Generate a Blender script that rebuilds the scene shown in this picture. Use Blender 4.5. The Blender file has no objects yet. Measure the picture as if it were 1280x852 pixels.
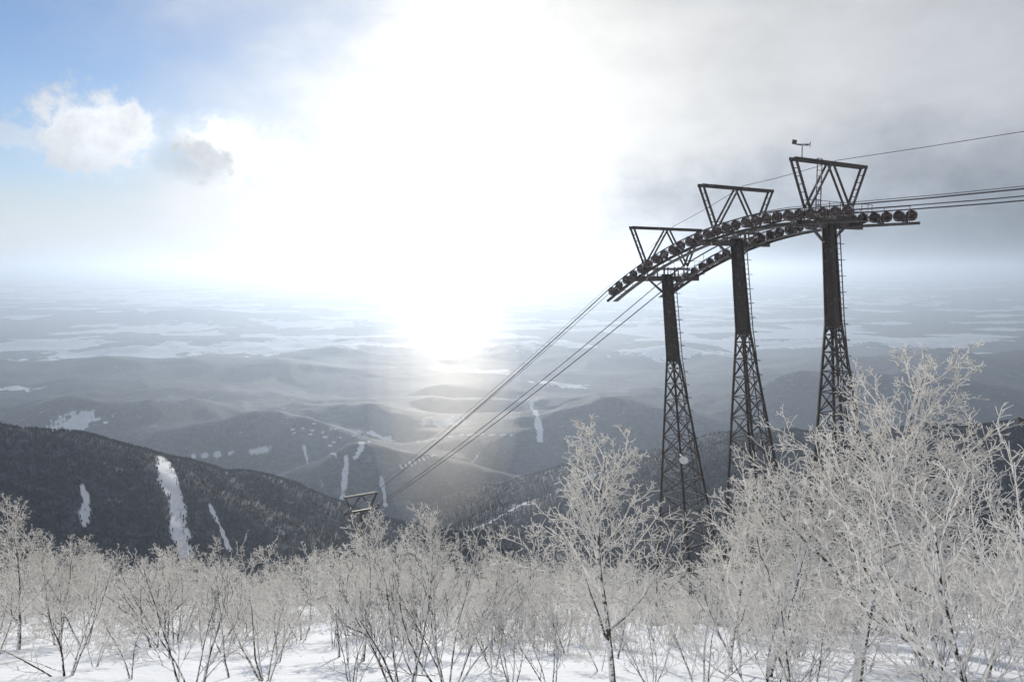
import bpy, math, random, time
import numpy as np
from mathutils import Vector, Matrix
T0 = time.time()
def tick(s): print("TICK", s, round(time.time() - T0, 1))

random.seed(7)
scene = bpy.context.scene
col = scene.collection
scene.view_settings.view_transform = 'Standard'
scene.view_settings.look = 'None'
scene.view_settings.exposure = 0

# ------------------------------------------------------------ camera
F = 995.0
TH = math.radians(4.94)
cam_d = bpy.data.cameras.new("camera")
cam = bpy.data.objects.new("camera", cam_d)
col.objects.link(cam)
cam_d.sensor_width = 36
cam_d.lens = 36 * F / 1280
cam_d.clip_start = 0.1
cam_d.clip_end = 300000
cam.location = (0, 0, 0)
cam.rotation_euler = (math.radians(90) - TH, 0, 0)
scene.camera = cam

def ratios(u, v):
    a = (u - 640) / F
    b = (426 - v) / F
    k = math.cos(TH) + b * math.sin(TH)
    return a / k, (-math.sin(TH) + b * math.cos(TH)) / k

def site(u, v, y):
    ax, az = ratios(u, v)
    return (ax * y, y, az * y)

# ------------------------------------------------------------ sun
AZ = math.radians(-4.6)
EL = math.radians(10.5)
S = Vector((math.cos(EL) * math.sin(AZ), math.cos(EL) * math.cos(AZ), math.sin(EL)))
sd = bpy.data.lights.new("sun", 'SUN')
sd.energy = 4.6
sd.angle = math.radians(0.5)
sd.color = (1.0, 0.93, 0.82)
so = bpy.data.objects.new("sun", sd)
so.rotation_euler = S.to_track_quat('Z', 'Y').to_euler()
so.location = (0, 0, 300)
col.objects.link(so)

# ------------------------------------------------------------ node helper
class NT:
    def __init__(s, nt):
        s.nt = nt
        nt.nodes.clear()
    def n(s, t, **kw):
        nd = s.nt.nodes.new(t)
        for k, v in kw.items():
            setattr(nd, k, v)
        return nd
    def l(s, a, b):
        s.nt.links.new(a, b)
    def _in(s, sock, v):
        if isinstance(v, bpy.types.NodeSocket):
            s.l(v, sock)
        else:
            sock.default_value = v
    def m(s, op, a, b=0.0, c=0.0, clamp=False):
        nd = s.n('ShaderNodeMath', operation=op)
        nd.use_clamp = clamp
        s._in(nd.inputs[0], a); s._in(nd.inputs[1], b); s._in(nd.inputs[2], c)
        return nd.outputs[0]
    def mix(s, f, a, b, mode='MIX'):
        nd = s.n('ShaderNodeMix', data_type='RGBA', blend_type=mode)
        s._in(nd.inputs[0], f)
        for i, v in ((6, a), (7, b)):
            if isinstance(v, tuple) and len(v) == 3:
                v = v + (1,)
            s._in(nd.inputs[i], v)
        return nd.outputs[2]
    def noise(s, vec, scale, detail=4, rough=0.55, dist=0.0):
        nd = s.n('ShaderNodeTexNoise')
        s.l(vec, nd.inputs['Vector'])
        nd.inputs['Scale'].default_value = scale
        nd.inputs['Detail'].default_value = detail
        nd.inputs['Roughness'].default_value = rough
        nd.inputs['Distortion'].default_value = dist
        return nd.outputs['Fac']
    def ss(s, v, lo, hi):
        nd = s.n('ShaderNodeMapRange', interpolation_type='SMOOTHSTEP')
        s._in(nd.inputs[0], v)
        nd.inputs[1].default_value = lo; nd.inputs[2].default_value = hi
        return nd.outputs[0]

# ------------------------------------------------------------ world
world = bpy.data.worlds.new("World")
scene.world = world
world.use_nodes = True
W = NT(world.node_tree)
out = W.n('ShaderNodeOutputWorld')
tc = W.n('ShaderNodeTexCoord')
vec = tc.outputs['Generated']
sep = W.n('ShaderNodeSeparateXYZ'); W.l(vec, sep.inputs[0])
dx, dy, dz = sep.outputs
A = W.m('ARCTAN2', dx, dy)
E = W.m('ARCSINE', dz)
dot = W.n('ShaderNodeVectorMath', operation='DOT_PRODUCT')
W.l(vec, dot.inputs[0]); dot.inputs[1].default_value = S
ang = W.m('ARCCOSINE', W.m('MINIMUM', dot.outputs['Value'], 0.99999))
mp = W.n('ShaderNodeMapping'); W.l(vec, mp.inputs[0]); mp.inputs['Scale'].default_value = (1, 1, 1.8)
mp.inputs['Location'].default_value = (3.1, 1.7, 0.4)
n1 = W.noise(mp.outputs[0], 3.0, 4, 0.5, 0.2)
n2 = W.noise(mp.outputs[0], 8.0, 5, 0.55, 0.1)
n3 = W.noise(vec, 30.0, 6, 0.62, 0.0)
def gauss(x, sg):
    q = W.m('DIVIDE', x, sg)
    return W.m('EXPONENT', W.m('MULTIPLY', W.m('MULTIPLY', q, q), -1.0))
g1 = gauss(ang, 0.24)
g2 = W.m('EXPONENT', W.m('DIVIDE', ang, -0.70))
bright = W.m('ADD', W.m('ADD', W.m('MULTIPLY', g1, 0.36), W.m('MULTIPLY', g2, 0.46)), 0.39)
tex = W.m('ADD', W.m('MULTIPLY', W.m('ADD', W.m('MULTIPLY', n1, 0.5), W.m('MULTIPLY', n2, 0.5)), 0.95), 0.525)
bright = W.m('MULTIPLY', bright, tex)
wn = W.m('SUBTRACT', n2, 0.5)
wn3 = W.m('SUBTRACT', n3, 0.5)
def blob(a0, e0, sa, se, w2=0.9, w3=0.4, lo=0.45, hi=1.25):
    qa = W.m('DIVIDE', W.m('SUBTRACT', A, a0), sa)
    qe = W.m('DIVIDE', W.m('SUBTRACT', E, e0), se)
    r = W.m('SQRT', W.m('ADD', W.m('MULTIPLY', qa, qa), W.m('MULTIPLY', qe, qe)))
    r = W.m('ADD', r, W.m('ADD', W.m('MULTIPLY', wn, w2), W.m('MULTIPLY', wn3, w3)))
    return W.m('SUBTRACT', 1.0, W.ss(r, lo, hi))
dark = blob(0.58, 0.035, 0.50, 0.125, 1.1, 0.4, 0.0, 1.3)
darkc = blob(0.20, 0.07, 0.12, 0.04, 1.2, 0.8, 0.0, 1.4)
cum1 = blob(-0.475, 0.158, 0.078, 0.042, 1.6, 2.0, 0.55, 1.2)
cum1b = blob(-0.52, 0.140, 0.09, 0.018, 1.2, 2.2, 0.6, 1.2)
cum2 = blob(-0.345, 0.142, 0.066, 0.040, 1.4, 2.0, 0.55, 1.2)
cum2d = blob(-0.368, 0.130, 0.052, 0.030, 0.8, 1.6, 0.45, 1.15)
sh = W.m('SUBTRACT', 1.0, W.m('MULTIPLY', dark, 0.60))
sh = W.m('MULTIPLY', sh, W.m('SUBTRACT', 1.0, W.m('MULTIPLY', darkc, 0.25)))
sh = W.m('MULTIPLY', sh, W.m('SUBTRACT', 1.0, W.m('MULTIPLY', W.ss(A, 0.20, 0.55), 0.06)))
bright = W.m('MULTIPLY', bright, sh)
cv = W.m('ADD', W.m('MULTIPLY', A, 2.5), 1.66)
cv = W.m('SUBTRACT', cv, W.m('MULTIPLY', E, 1.3))
cv = W.m('ADD', cv, W.m('MULTIPLY', W.m('SUBTRACT', n1, 0.5), 1.0))
cv = W.m('ADD', cv, W.m('MULTIPLY', wn, 1.0))
lowhaze = W.m('SUBTRACT', 1.0, W.ss(E, 0.0, 0.22))
cv = W.m('ADD', cv, W.m('MULTIPLY', lowhaze, 0.7))
cv = W.m('ADD', cv, W.m('MULTIPLY', W.ss(W.m('MULTIPLY', A, -1.0), 0.9, 1.3), 9.0))
cover = W.ss(cv, -0.2, 1.45)
hole = blob(0.27, 0.36, 0.14, 0.05, 1.2, 0.6)
cover = W.m('SUBTRACT', cover, W.m('MULTIPLY', hole, 0.35), clamp=True)
cums = W.m('MAXIMUM', W.m('MAXIMUM', cum1, cum2), W.m('MULTIPLY', cum1b, 0.6))
cover = W.m('MAXIMUM', cover, W.m('MULTIPLY', cums, 0.92))
cshade = W.m('ADD', 1.02, W.m('MULTIPLY', wn3, 0.9))
bright = W.m('MULTIPLY', bright, W.m('ADD', 1.0, W.m('MULTIPLY', cums, 0.38)))
bright = W.mix(cums, bright, W.m('MULTIPLY', bright, cshade))
bright = W.m('MULTIPLY', bright, W.m('SUBTRACT', 1.0, W.m('MULTIPLY', cum2d, 0.45)))
tint = W.mix(W.ss(ang, 0.1, 0.70), (1.0, 0.985, 0.95), (0.93, 0.97, 1.045))
tint = W.mix(dark, tint, (0.82, 0.94, 1.12))
vm = W.n('ShaderNodeVectorMath', operation='SCALE'); W.l(tint, vm.inputs[0]); W.l(bright, vm.inputs['Scale'])
bgc = W.n('ShaderNodeBackground'); W.l(vm.outputs[0], bgc.inputs[0]); bgc.inputs[1].default_value = 1.0
sky = W.n('ShaderNodeTexSky', sky_type='NISHITA')
sky.sun_disc = False
sky.sun_elevation = EL
sky.sun_rotation = AZ
sky.altitude = 900
sky.air_density = 1.0
sky.dust_density = 0.2
skc = W.mix(1.0, sky.outputs[0], (0.70, 0.83, 1.12), 'MULTIPLY')
bgs = W.n('ShaderNodeBackground'); W.l(skc, bgs.inputs[0]); bgs.inputs[1].default_value = 0.11
mx = W.n('ShaderNodeMixShader'); W.l(cover, mx.inputs[0]); W.l(bgs.outputs[0], mx.inputs[1]); W.l(bgc.outputs[0], mx.inputs[2])
W.l(mx.outputs[0], out.inputs[0])

# ------------------------------------------------------------ numpy noise
rs = np.random.RandomState(11)
PERM = rs.rand(256, 256)
def vnoise(x, y):
    xi = np.floor(x).astype(np.int64); yi = np.floor(y).astype(np.int64)
    fx = x - xi; fy = y - yi
    fx = fx * fx * fx * (fx * (fx * 6 - 15) + 10); fy = fy * fy * fy * (fy * (fy * 6 - 15) + 10)
    x0 = xi & 255; x1 = (xi + 1) & 255; y0 = yi & 255; y1 = (yi + 1) & 255
    a = PERM[x0, y0]; b = PERM[x1, y0]; c = PERM[x0, y1]; d = PERM[x1, y1]
    return (a + (b - a) * fx) * (1 - fy) + (c + (d - c) * fx) * fy
def fbm(x, y, sc, octv=4, seed=0.0, gain=0.5):
    s = 0; amp = 1; tot = 0
    ca, sa = math.cos(0.6), math.sin(0.6)
    x = x / sc + seed * 17.3; y = y / sc + seed * 9.1
    for i in range(octv):
        s = s + amp * (vnoise(x, y) - 0.5); tot += amp * 0.5
        x, y = (ca * x - sa * y) * 2.03 + 5.2, (sa * x + ca * y) * 2.03 + 1.3
        amp *= gain
    return s / tot
def ridged(x, y, sc, octv=4, seed=0.0):
    s = 0; amp = 1; tot = 0
    ca, sa = math.cos(0.9), math.sin(0.9)
    x = x / sc + seed * 17.3; y = y / sc + seed * 9.1
    for i in range(octv):
        s = s + amp * (1 - np.abs(2 * vnoise(x, y) - 1)); tot += amp
        x, y = (ca * x - sa * y) * 2.03 + 5.2, (sa * x + ca * y) * 2.03 + 1.3
        amp *= 0.5
    return s / tot
def sstep(v, lo, hi):
    t = np.clip((v - lo) / (hi - lo), 0, 1)
    return t * t * (3 - 2 * t)
def smax(a, b, k):
    return k * np.logaddexp(a / k, b / k)

RIDGE_L = [site(-250, 500, 850), site(-60, 530, 880), site(60, 538, 920), site(190, 572, 1000), site(290, 590, 1080), site(350, 622, 1150), site(372, 668, 1200), site(382, 730, 1240)]
RIDGE_R = [site(1700, 500, 900), site(1280, 535, 1100), site(1000, 545, 1400), site(830, 560, 1700), site(690, 606, 1900), site(580, 655, 2000), site(500, 700, 2050), site(440, 760, 2050)]
def ridge(x, y, pts, slope):
    best = None
    for (x0, y0, z0), (x1, y1, z1) in zip(pts[:-1], pts[1:]):
        ddx, ddy = x1 - x0, y1 - y0
        t = np.clip(((x - x0) * ddx + (y - y0) * ddy) / (ddx * ddx + ddy * ddy), 0, 1)
        d = np.hypot(x - x0 - t * ddx, y - y0 - t * ddy)
        h = z0 + (z1 - z0) * t - slope * (np.sqrt(d * d + 900) - 30)
        best = h if best is None else np.maximum(best, h)
    return best
HILLS = [(230, 455, 5200, 1500, 450), (60, 492, 4000, 1100, 380), (-150, 470, 4600, 900, 500), (420, 468, 5600, 1000, 420), (600, 478, 4700, 1100, 330),
         (1230, 446, 5200, 1000, 500), (900, 488, 3900, 1000, 330), (230, 382, 11500, 1200, 700), (120, 386, 12500, 900, 700), (330, 505, 3500, 800, 260),
         (760, 462, 6000, 1100, 330), (1050, 460, 5200, 900, 330), (150, 520, 3200, 700, 230), (1000, 412, 10000, 1500, 500), (480, 500, 3900, 800, 240), (1150, 480, 3600, 700, 300),
         (620, 520, 3300, 500, 200), (300, 540, 2800, 500, 180), (760, 520, 3000, 500, 220), (560, 590, 2350, 260, 160), (450, 600, 2200, 200, 220), (360, 590, 2300, 260, 180)]
def Hf(x, y, lite=False):
    x = np.asarray(x, float); y = np.asarray(y, float)
    r = np.hypot(x, y)
    yy = np.where(y > 0, 0.42 * y, -60 * (1 - np.exp(-np.abs(y) / 300)))
    M = -2 - yy
    M = M - 0.35 * np.maximum(np.abs(x) - 1800, 0)
    nearf = sstep(r, 10, 60)
    M = M + 0.35 * fbm(x, y, 7, 3, 1) * (0.6 + 0.4 * nearf) + nearf * 1.2 * fbm(x, y, 38, 3, 2) + 22 * sstep(r, 180, 700) * fbm(x, y, 260, 4, 3)
    if lite: return M
    L = ridge(x, y, RIDGE_L, 0.50) + 22 * fbm(x, y, 170, 5, 4, 0.42) * sstep(y, 300, 700)
    R = ridge(x, y, RIDGE_R, 0.36) + 36 * fbm(x, y, 280, 5, 5, 0.42) * sstep(y, 300, 600)
    P = -715 + 14 * fbm(x, y, 900, 3, 6) * sstep(y, 1500, 3000) + 400 * sstep(np.maximum(y, np.abs(x)), 6500, 30000)
    rg = ridged(x, y, 1000, 4, 7)
    for (u, v, yd, sx, sy) in HILLS:
        px, py, pz = site(u, v, yd)
        g = np.exp(-((x - px) / sx) ** 2 - ((y - py) / sy) ** 2)
        P = P + (pz + 700) * g * (0.4 + 0.9 * rg) * (0.55 if yd > 9000 else 1.0)
    win = sstep(y, 2300, 3200) * (1 - sstep(y, 6500, 9500))
    P = P + 120 * win * np.maximum(ridged(x, y, 1700, 4, 8) - 0.40, 0) * 1.6
    P = P + 50 * sstep(y, 1300, 1800) * (1 - sstep(y, 3200, 4500)) * np.maximum(fbm(x, y, 480, 4, 19) + 0.15, 0)
    P = P + 80 * sstep(y, 14000, 22000) * np.maximum(fbm(x, y, 5000, 4, 9), 0) * (1 - sstep(y, 45000, 60000))
    h = smax(smax(M, L, 6), R, 10)
    return np.where(r > 300, smax(h, P, 14), h)
def H1(x, y):
    return float(Hf(np.array([x]), np.array([y]), lite=math.hypot(x, y) < 260)[0])

YS = np.geomspace(6, 60000, 2600)
def hit(u, v):
    ax, az = ratios(u, v)
    h = Hf(ax * YS, YS)
    ok = h >= az * YS
    k = int(np.argmax(ok)) if ok.any() else len(YS) - 1
    return (ax * YS[k], YS[k], float(h[k]))

RUNS = [([(203, 574), (210, 600), (222, 630), (222, 655), (232, 692)], 9.0),
        ([(104, 608), (108, 632), (107, 656)], 4),
        ([(262, 632), (273, 655), (287, 688)], 3.5),
        ([(434, 572), (431, 596), (428, 622)], 3.6),
        ([(664, 503), (672, 528), (676, 552)], 3.6),
        ([(443, 575), (452, 562), (462, 552)], 2.8),
        ([(477, 600), (480, 618), (482, 634)], 2.4),
        ([(585, 664), (640, 637), (700, 612), (770, 585)], 3.2),
        ([(240, 572), (300, 566), (380, 560), (420, 572)], 1.3),
        ([(520, 552), (560, 546), (640, 543)], 1.8),
        ([(500, 585), (540, 570), (600, 566)], 1.4)]
RW = []
for pts, w in RUNS:
    hp = [hit(*p) for p in pts]
    RW.append((hp, w * hp[len(hp) // 2][1] / F))
PATCH = [(160, 440, 105, 14), (350, 434, 85, 9), (45, 434, 70, 7), (545, 433, 110, 5), (215, 410, 60, 4), (850, 436, 60, 4), (95, 531, 26, 4),
         (560, 527, 24, 3), (700, 480, 30, 3), (20, 486, 26, 2),
         (600, 465, 40, 4), (400, 405, 60, 3), (480, 548, 22, 2), (950, 432, 50, 3), (1150, 428, 60, 3)]
PW = []
for (u, v, hw, hh) in PATCH:
    c = hit(u, v)
    az1 = ratios(u, v + hh)[1]; az0 = ratios(u, v - hh)[1]
    y1 = c[2] / az1; y0 = c[2] / az0
    PW.append((c[0], c[1], hw * c[1] / F, abs(y0 - y1) / 2))
tick("sites")
def forest(x, y, h):
    shp = x.shape
    x = x.ravel(); y = y.ravel(); h = h.ravel()
    r = np.hypot(x, y)
    wx = x + 260 * fbm(x, y, 500, 4, 12); wy = y + 260 * fbm(x, y, 500, 4, 13)
    ca, sa = math.cos(0.35), math.sin(0.35)
    px = ca * wx + sa * wy; py = -sa * wx + ca * wy
    big = sstep(y, 7500, 13000)
    cell = PERM[(np.floor(px / 620).astype(np.int64)) & 255, (np.floor(py / 430).astype(np.int64)) & 255]
    low = fbm(x, y, 3500, 3, 14)
    fld = (cell + 0.55 * low > 0.76 - 0.12 * big) & (y > 5200)
    f = np.where(fld, 0.1, 1.0)
    f = np.where((h > -640) & (y < 7500), 1.0, f)
    for (cx, cy, sx, sy) in PW:
        m = (np.abs(x - cx) < 2.5 * sx) & (np.abs(y - cy) < 2.5 * sy)
        if not m.any(): continue
        xs, ys = x[m], y[m]
        q = np.sqrt(((xs - cx) / sx) ** 2 + ((ys - cy) / sy) ** 2) + 1.3 * fbm(xs, ys, max(sx, 60) * 0.35, 5, 15, 0.7)
        f[m] = np.minimum(f[m], sstep(q, 0.6, 1.3))
    for pts, w in RW:
        P_ = np.array(pts)
        m = (x > P_[:, 0].min() - 4 * w) & (x < P_[:, 0].max() + 4 * w) & (y > P_[:, 1].min() - 4 * w) & (y < P_[:, 1].max() + 4 * w)
        if not m.any(): continue
        xs, ys = x[m], y[m]
        dm = None
        for a, b in zip(pts[:-1], pts[1:]):
            ddx, ddy = b[0] - a[0], b[1] - a[1]
            t = np.clip(((xs - a[0]) * ddx + (ys - a[1]) * ddy) / (ddx * ddx + ddy * ddy + 1e-6), 0, 1)
            d = np.hypot(xs - a[0] - t * ddx, ys - a[1] - t * ddy)
            dm = d if dm is None else np.minimum(dm, d)
        dm = dm + 1.0 * w * fbm(xs, ys, w * 4, 4, 16, 0.6)
        f[m] = np.minimum(f[m], sstep(dm, w * 0.4, w * 1.5))
    f = f * sstep(r, 170, 260)
    return f.reshape(shp)

# ------------------------------------------------------------ ground
th = np.concatenate([np.linspace(-180, -42, 40)[:-1], np.linspace(-42, 42, 680), np.linspace(42, 180, 40)[1:]])
th = np.radians(th[:-1])
rr = np.concatenate([[0.0], np.geomspace(1.5, 600, 200)[:-1], np.geomspace(600, 4500, 360)[:-1], np.geomspace(4500, 16000, 150)[:-1], np.geomspace(16000, 70000, 70)])
TT, RRm = np.meshgrid(th, rr)
X = RRm * np.sin(TT); Y = RRm * np.cos(TT)
Z = Hf(X, Y)
FO = forest(X, Y, Z)
nr, nt_ = X.shape
co = np.stack([X, Y, Z], -1).reshape(-1, 3)
i, j = np.meshgrid(np.arange(nr - 1), np.arange(nt_), indexing='ij')
j2 = (j + 1) % nt_
quads = np.stack([i * nt_ + j, i * nt_ + j2, (i + 1) * nt_ + j2, (i + 1) * nt_ + j], -1).reshape(-1, 4)
def np_mesh(name, co, faces, smooth=False):
    me = bpy.data.meshes.new(name)
    n = faces.shape[1]
    me.vertices.add(len(co)); me.vertices.foreach_set('co', co.astype(np.float32).ravel())
    me.loops.add(faces.size); me.loops.foreach_set('vertex_index', faces.astype(np.int32).ravel())
    me.polygons.add(len(faces))
    me.polygons.foreach_set('loop_start', np.arange(0, faces.size, n, dtype=np.int32))
    me.polygons.foreach_set('loop_total', np.full(len(faces), n, dtype=np.int32))
    me.polygons.foreach_set('use_smooth', np.full(len(faces), smooth, dtype=bool))
    me.update(calc_edges=True)
    return me
quads = quads[:, ::-1]
gm = np_mesh("ground", co, quads, True)
at = gm.attributes.new("forest", 'FLOAT', 'POINT')
at.data.foreach_set('value', FO.astype(np.float32).ravel())
ground = bpy.data.objects.new("ground", gm)
col.objects.link(ground)
ground["kind"] = "structure"
ground["label"] = "snowy mountain slope above forested hills and farm plain"
tick("ground")

def new_mat(name):
    m = bpy.data.materials.new(name); m.use_nodes = True
    return m, NT(m.node_tree)
gmat, G = new_mat("snow_and_forest_ground")
o = G.n('ShaderNodeOutputMaterial')
geo = G.n('ShaderNodeNewGeometry'); pos = geo.outputs['Position']
att = G.n('ShaderNodeAttribute', attribute_name="forest")
spx = G.n('ShaderNodeSeparateXYZ'); G.l(pos, spx.inputs[0])
na = G.noise(pos, 0.012, 6, 0.65)
nb = G.noise(pos, 0.07, 5, 0.75)
ncc = G.noise(pos, 0.0022, 6, 0.65)
nfine = G.noise(pos, 0.035, 3, 0.7)
fac = G.m('ADD', att.outputs['Fac'], G.m('MULTIPLY', G.m('SUBTRACT', na, 0.5), 1.2))
fac = G.m('ADD', fac, G.m('MULTIPLY', G.m('SUBTRACT', nfine, 0.5), 1.4))
fac = G.ss(fac, 0.28, 0.78)
gate = G.m('MAXIMUM', G.ss(att.outputs['Fac'], 0.02, 0.2), G.ss(spx.outputs[1], 700, 900))
fmask = G.m('MULTIPLY', fac, gate)
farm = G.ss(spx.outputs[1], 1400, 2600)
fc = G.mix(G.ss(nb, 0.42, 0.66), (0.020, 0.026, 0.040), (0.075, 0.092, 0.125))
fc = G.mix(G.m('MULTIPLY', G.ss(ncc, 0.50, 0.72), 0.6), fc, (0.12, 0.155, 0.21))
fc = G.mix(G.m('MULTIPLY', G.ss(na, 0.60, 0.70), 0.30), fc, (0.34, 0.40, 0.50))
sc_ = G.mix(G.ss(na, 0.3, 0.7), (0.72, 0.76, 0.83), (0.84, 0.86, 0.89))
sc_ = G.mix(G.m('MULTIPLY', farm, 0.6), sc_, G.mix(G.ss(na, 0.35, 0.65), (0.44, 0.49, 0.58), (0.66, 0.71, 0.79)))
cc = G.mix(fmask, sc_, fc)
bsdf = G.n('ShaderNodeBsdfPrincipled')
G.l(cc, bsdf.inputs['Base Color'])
bsdf.inputs['Roughness'].default_value = 0.75
bsdf.inputs['Specular IOR Level'].default_value = 0.05
ns = G.noise(pos, 2.2, 6, 0.6); ns2 = G.noise(pos, 0.35, 4, 0.5)
bmp = G.n('ShaderNodeBump'); bmp.inputs['Strength'].default_value = 0.55; bmp.inputs['Distance'].default_value = 0.14
G.l(G.m('ADD', ns, G.m('MULTIPLY', ns2, 2.0)), bmp.inputs['Height'])
bmp2 = G.n('ShaderNodeBump'); bmp2.inputs['Distance'].default_value = 9.0
G.l(G.m('MULTIPLY', fmask, 0.6), bmp2.inputs['Strength'])
G.l(nb, bmp2.inputs['Height']); G.l(bmp.outputs[0], bmp2.inputs['Normal'])
G.l(bmp2.outputs[0], bsdf.inputs['Normal'])
cn = G.n('ShaderNodeCombineXYZ'); cn.inputs[2].default_value = 1.0
G.l(cn.outputs[0], bsdf.inputs['Coat Normal'])
cw = G.m('MULTIPLY', G.ss(spx.outputs[1], 1500, 4500), G.m('ADD', 0.008, G.m('MULTIPLY', nb, 0.014)))
G.l(cw, bsdf.inputs['Coat Weight'])
bsdf.inputs['Coat Roughness'].default_value = 0.38
G.l(bsdf.outputs[0], o.inputs[0])
gm.materials.append(gmat)

# ------------------------------------------------------------ haze layer of air
def box_mesh(name, lo, hi):
    v = np.array([[lo[0] if k & 1 == 0 else hi[0], lo[1] if k & 2 == 0 else hi[1], lo[2] if k & 4 == 0 else hi[2]] for k in range(8)], float)
    f = np.array([[0, 2, 3, 1], [4, 5, 7, 6], [0, 1, 5, 4], [2, 6, 7, 3], [0, 4, 6, 2], [1, 3, 7, 5]])
    return np_mesh(name, v, f)
hz = bpy.data.objects.new("sky", box_mesh("sky", (-75000, -75000, -2500), (75000, 75000, 230)))
col.objects.link(hz)
hz["kind"] = "structure"
hz["label"] = "hazy winter air under broken bright cloud"
hm, Hn = new_mat("winter_haze")
hm.cycles.homogeneous_volume = True
hm.cycles.volume_sampling = 'DISTANCE'
o = Hn.n('ShaderNodeOutputMaterial')
HC = (0.53, 0.64, 0.81, 1)
vs = Hn.n('ShaderNodeVolumeScatter')
vs.inputs['Color'].default_value = HC
vs.inputs['Density'].default_value = 1 / 9200
vs.inputs['Anisotropy'].default_value = 0.57
va = Hn.n('ShaderNodeVolumeAbsorption')
va.inputs['Color'].default_value = HC
va.inputs['Density'].default_value = 1 / 9200
ad = Hn.n('ShaderNodeAddShader')
Hn.l(vs.outputs[0], ad.inputs[0]); Hn.l(va.outputs[0], ad.inputs[1])
Hn.l(ad.outputs[0], o.inputs['Volume'])
hz.data.materials.append(hm)

# nested ice-crystal volumes, added and shaped to stand in for the light shaft
mm, Mn = new_mat("light_shaft_crystals")
mm.cycles.homogeneous_volume = True
mm.cycles.volume_sampling = 'DISTANCE'
o = Mn.n('ShaderNodeOutputMaterial')
vs = Mn.n('ShaderNodeVolumeScatter')
vs.inputs['Color'].default_value = (1.0, 0.97, 0.92, 1)
vs.inputs['Density'].default_value = 0.00016
vs.inputs['Anisotropy'].default_value = 0.62
Mn.l(vs.outputs[0], o.inputs['Volume'])
def ellipsoid(name, c, r, nu=40, nv=20):
    v = [(c[0], c[1], c[2] + r[2])]
    for a in range(1, nv):
        p = math.pi * a / nv
        for b in range(nu):
            q = 2 * math.pi * b / nu
            v.append((c[0] + r[0] * math.sin(p) * math.cos(q), c[1] + r[1] * math.sin(p) * math.sin(q), c[2] + r[2] * math.cos(p)))
    v.append((c[0], c[1], c[2] - r[2]))
    f = []
    for b in range(nu): f.append((0, 1 + b, 1 + (b + 1) % nu))
    for a in range(nv - 2):
        for b in range(nu):
            f.append((1 + a * nu + b, 1 + (a + 1) * nu + b, 1 + (a + 1) * nu + (b + 1) % nu, 1 + a * nu + (b + 1) % nu))
    l = len(v) - 1
    for b in range(nu): f.append((l, 1 + (nv - 2) * nu + (b + 1) % nu, 1 + (nv - 2) * nu + b))
    me = bpy.data.meshes.new(name); me.from_pydata(v, [], f)
    me.polygons.foreach_set('use_smooth', [True] * len(me.polygons))
    me.materials.append(mm); me.update()
    ob = bpy.data.objects.new(name, me); col.objects.link(ob)
    ob["kind"] = "structure"; ob["label"] = "column of ice crystals added as the light shaft above the valley"
mc = site(560, 478, 1750)
for k, s_ in enumerate((1.0, 0.78, 0.56, 0.36)):
    ellipsoid("light_shaft_mist", (mc[0] + 6 * k, mc[1] + 12 * k, mc[2] + 10 * k), (165 * s_, 420 * (0.5 + 0.5 * s_), 330 * (0.45 + 0.55 * s_)))

# ------------------------------------------------------------ mesh builder
class MB:
    def __init__(s):
        s.v = []; s.f = []
    def tube(s, pts, rad, n=4):
        base = len(s.v)
        m = len(pts)
        prev = None
        cs = [(math.cos(2 * math.pi * q / n), math.sin(2 * math.pi * q / n)) for q in range(n)]
        for k in range(m):
            a = pts[max(k - 1, 0)]; b = pts[min(k + 1, m - 1)]
            tx, ty, tz = b[0] - a[0], b[1] - a[1], b[2] - a[2]
            l = math.sqrt(tx * tx + ty * ty + tz * tz) or 1
            tx /= l; ty /= l; tz /= l
            if abs(tz) < 0.9: ux, uy, uz = -ty, tx, 0.0
            else: ux, uy, uz = 0.0, -tz, ty
            l = math.sqrt(ux * ux + uy * uy + uz * uz) or 1
            ux /= l; uy /= l; uz /= l
            if prev and ux * prev[0] + uy * prev[1] + uz * prev[2] < -0.2:
                ux, uy, uz = -ux, -uy, -uz
            prev = (ux, uy, uz)
            wx, wy, wz = ty * uz - tz * uy, tz * ux - tx * uz, tx * uy - ty * ux
            r = rad[k]; p = pts[k]
            for c, sn in cs:
                c *= r; sn *= r
                s.v.append((p[0] + ux * c + wx * sn, p[1] + uy * c + wy * sn, p[2] + uz * c + wz * sn))
        for k in range(m - 1):
            for q in range(n):
                q2 = (q + 1) % n
                s.f.append((base + k * n + q, base + k * n + q2, base + (k + 1) * n + q2, base + (k + 1) * n + q))
        if n > 4:
            s.f.append(tuple(base + q for q in range(n))[::-1])
            s.f.append(tuple(base + (m - 1) * n + q for q in range(n)))
    def beam(s, p, q, w, h=None, up=(0, 0, 1)):
        h = h or w
        p = Vector(p); q = Vector(q)
        t = (q - p).normalized()
        upv = Vector(up)
        if abs(t.dot(upv)) > 0.95: upv = Vector((1, 0, 0.02))
        sd_ = t.cross(upv).normalized(); uv = sd_.cross(t)
        b = len(s.v)
        for e in (p, q):
            for a_, b_ in ((-1, -1), (1, -1), (1, 1), (-1, 1)):
                s.v.append(tuple(e + sd_ * (a_ * w / 2) + uv * (b_ * h / 2)))
        s.f += [(b, b + 1, b + 2, b + 3)[::-1], (b + 4, b + 5, b + 6, b + 7), (b, b + 1, b + 5, b + 4), (b + 1, b + 2, b + 6, b + 5), (b + 2, b + 3, b + 7, b + 6), (b + 3, b, b + 4, b + 7)]
    def mesh(s, name, mat):
        me = bpy.data.meshes.new(name)
        me.from_pydata(s.v, [], s.f)
        me.materials.append(mat)
        me.update()
        return me
    def obj(s, name, mat, parent=None):
        ob = bpy.data.objects.new(name, s.mesh(name, mat))
        col.objects.link(ob)
        if parent: ob.parent = parent
        return ob

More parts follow.
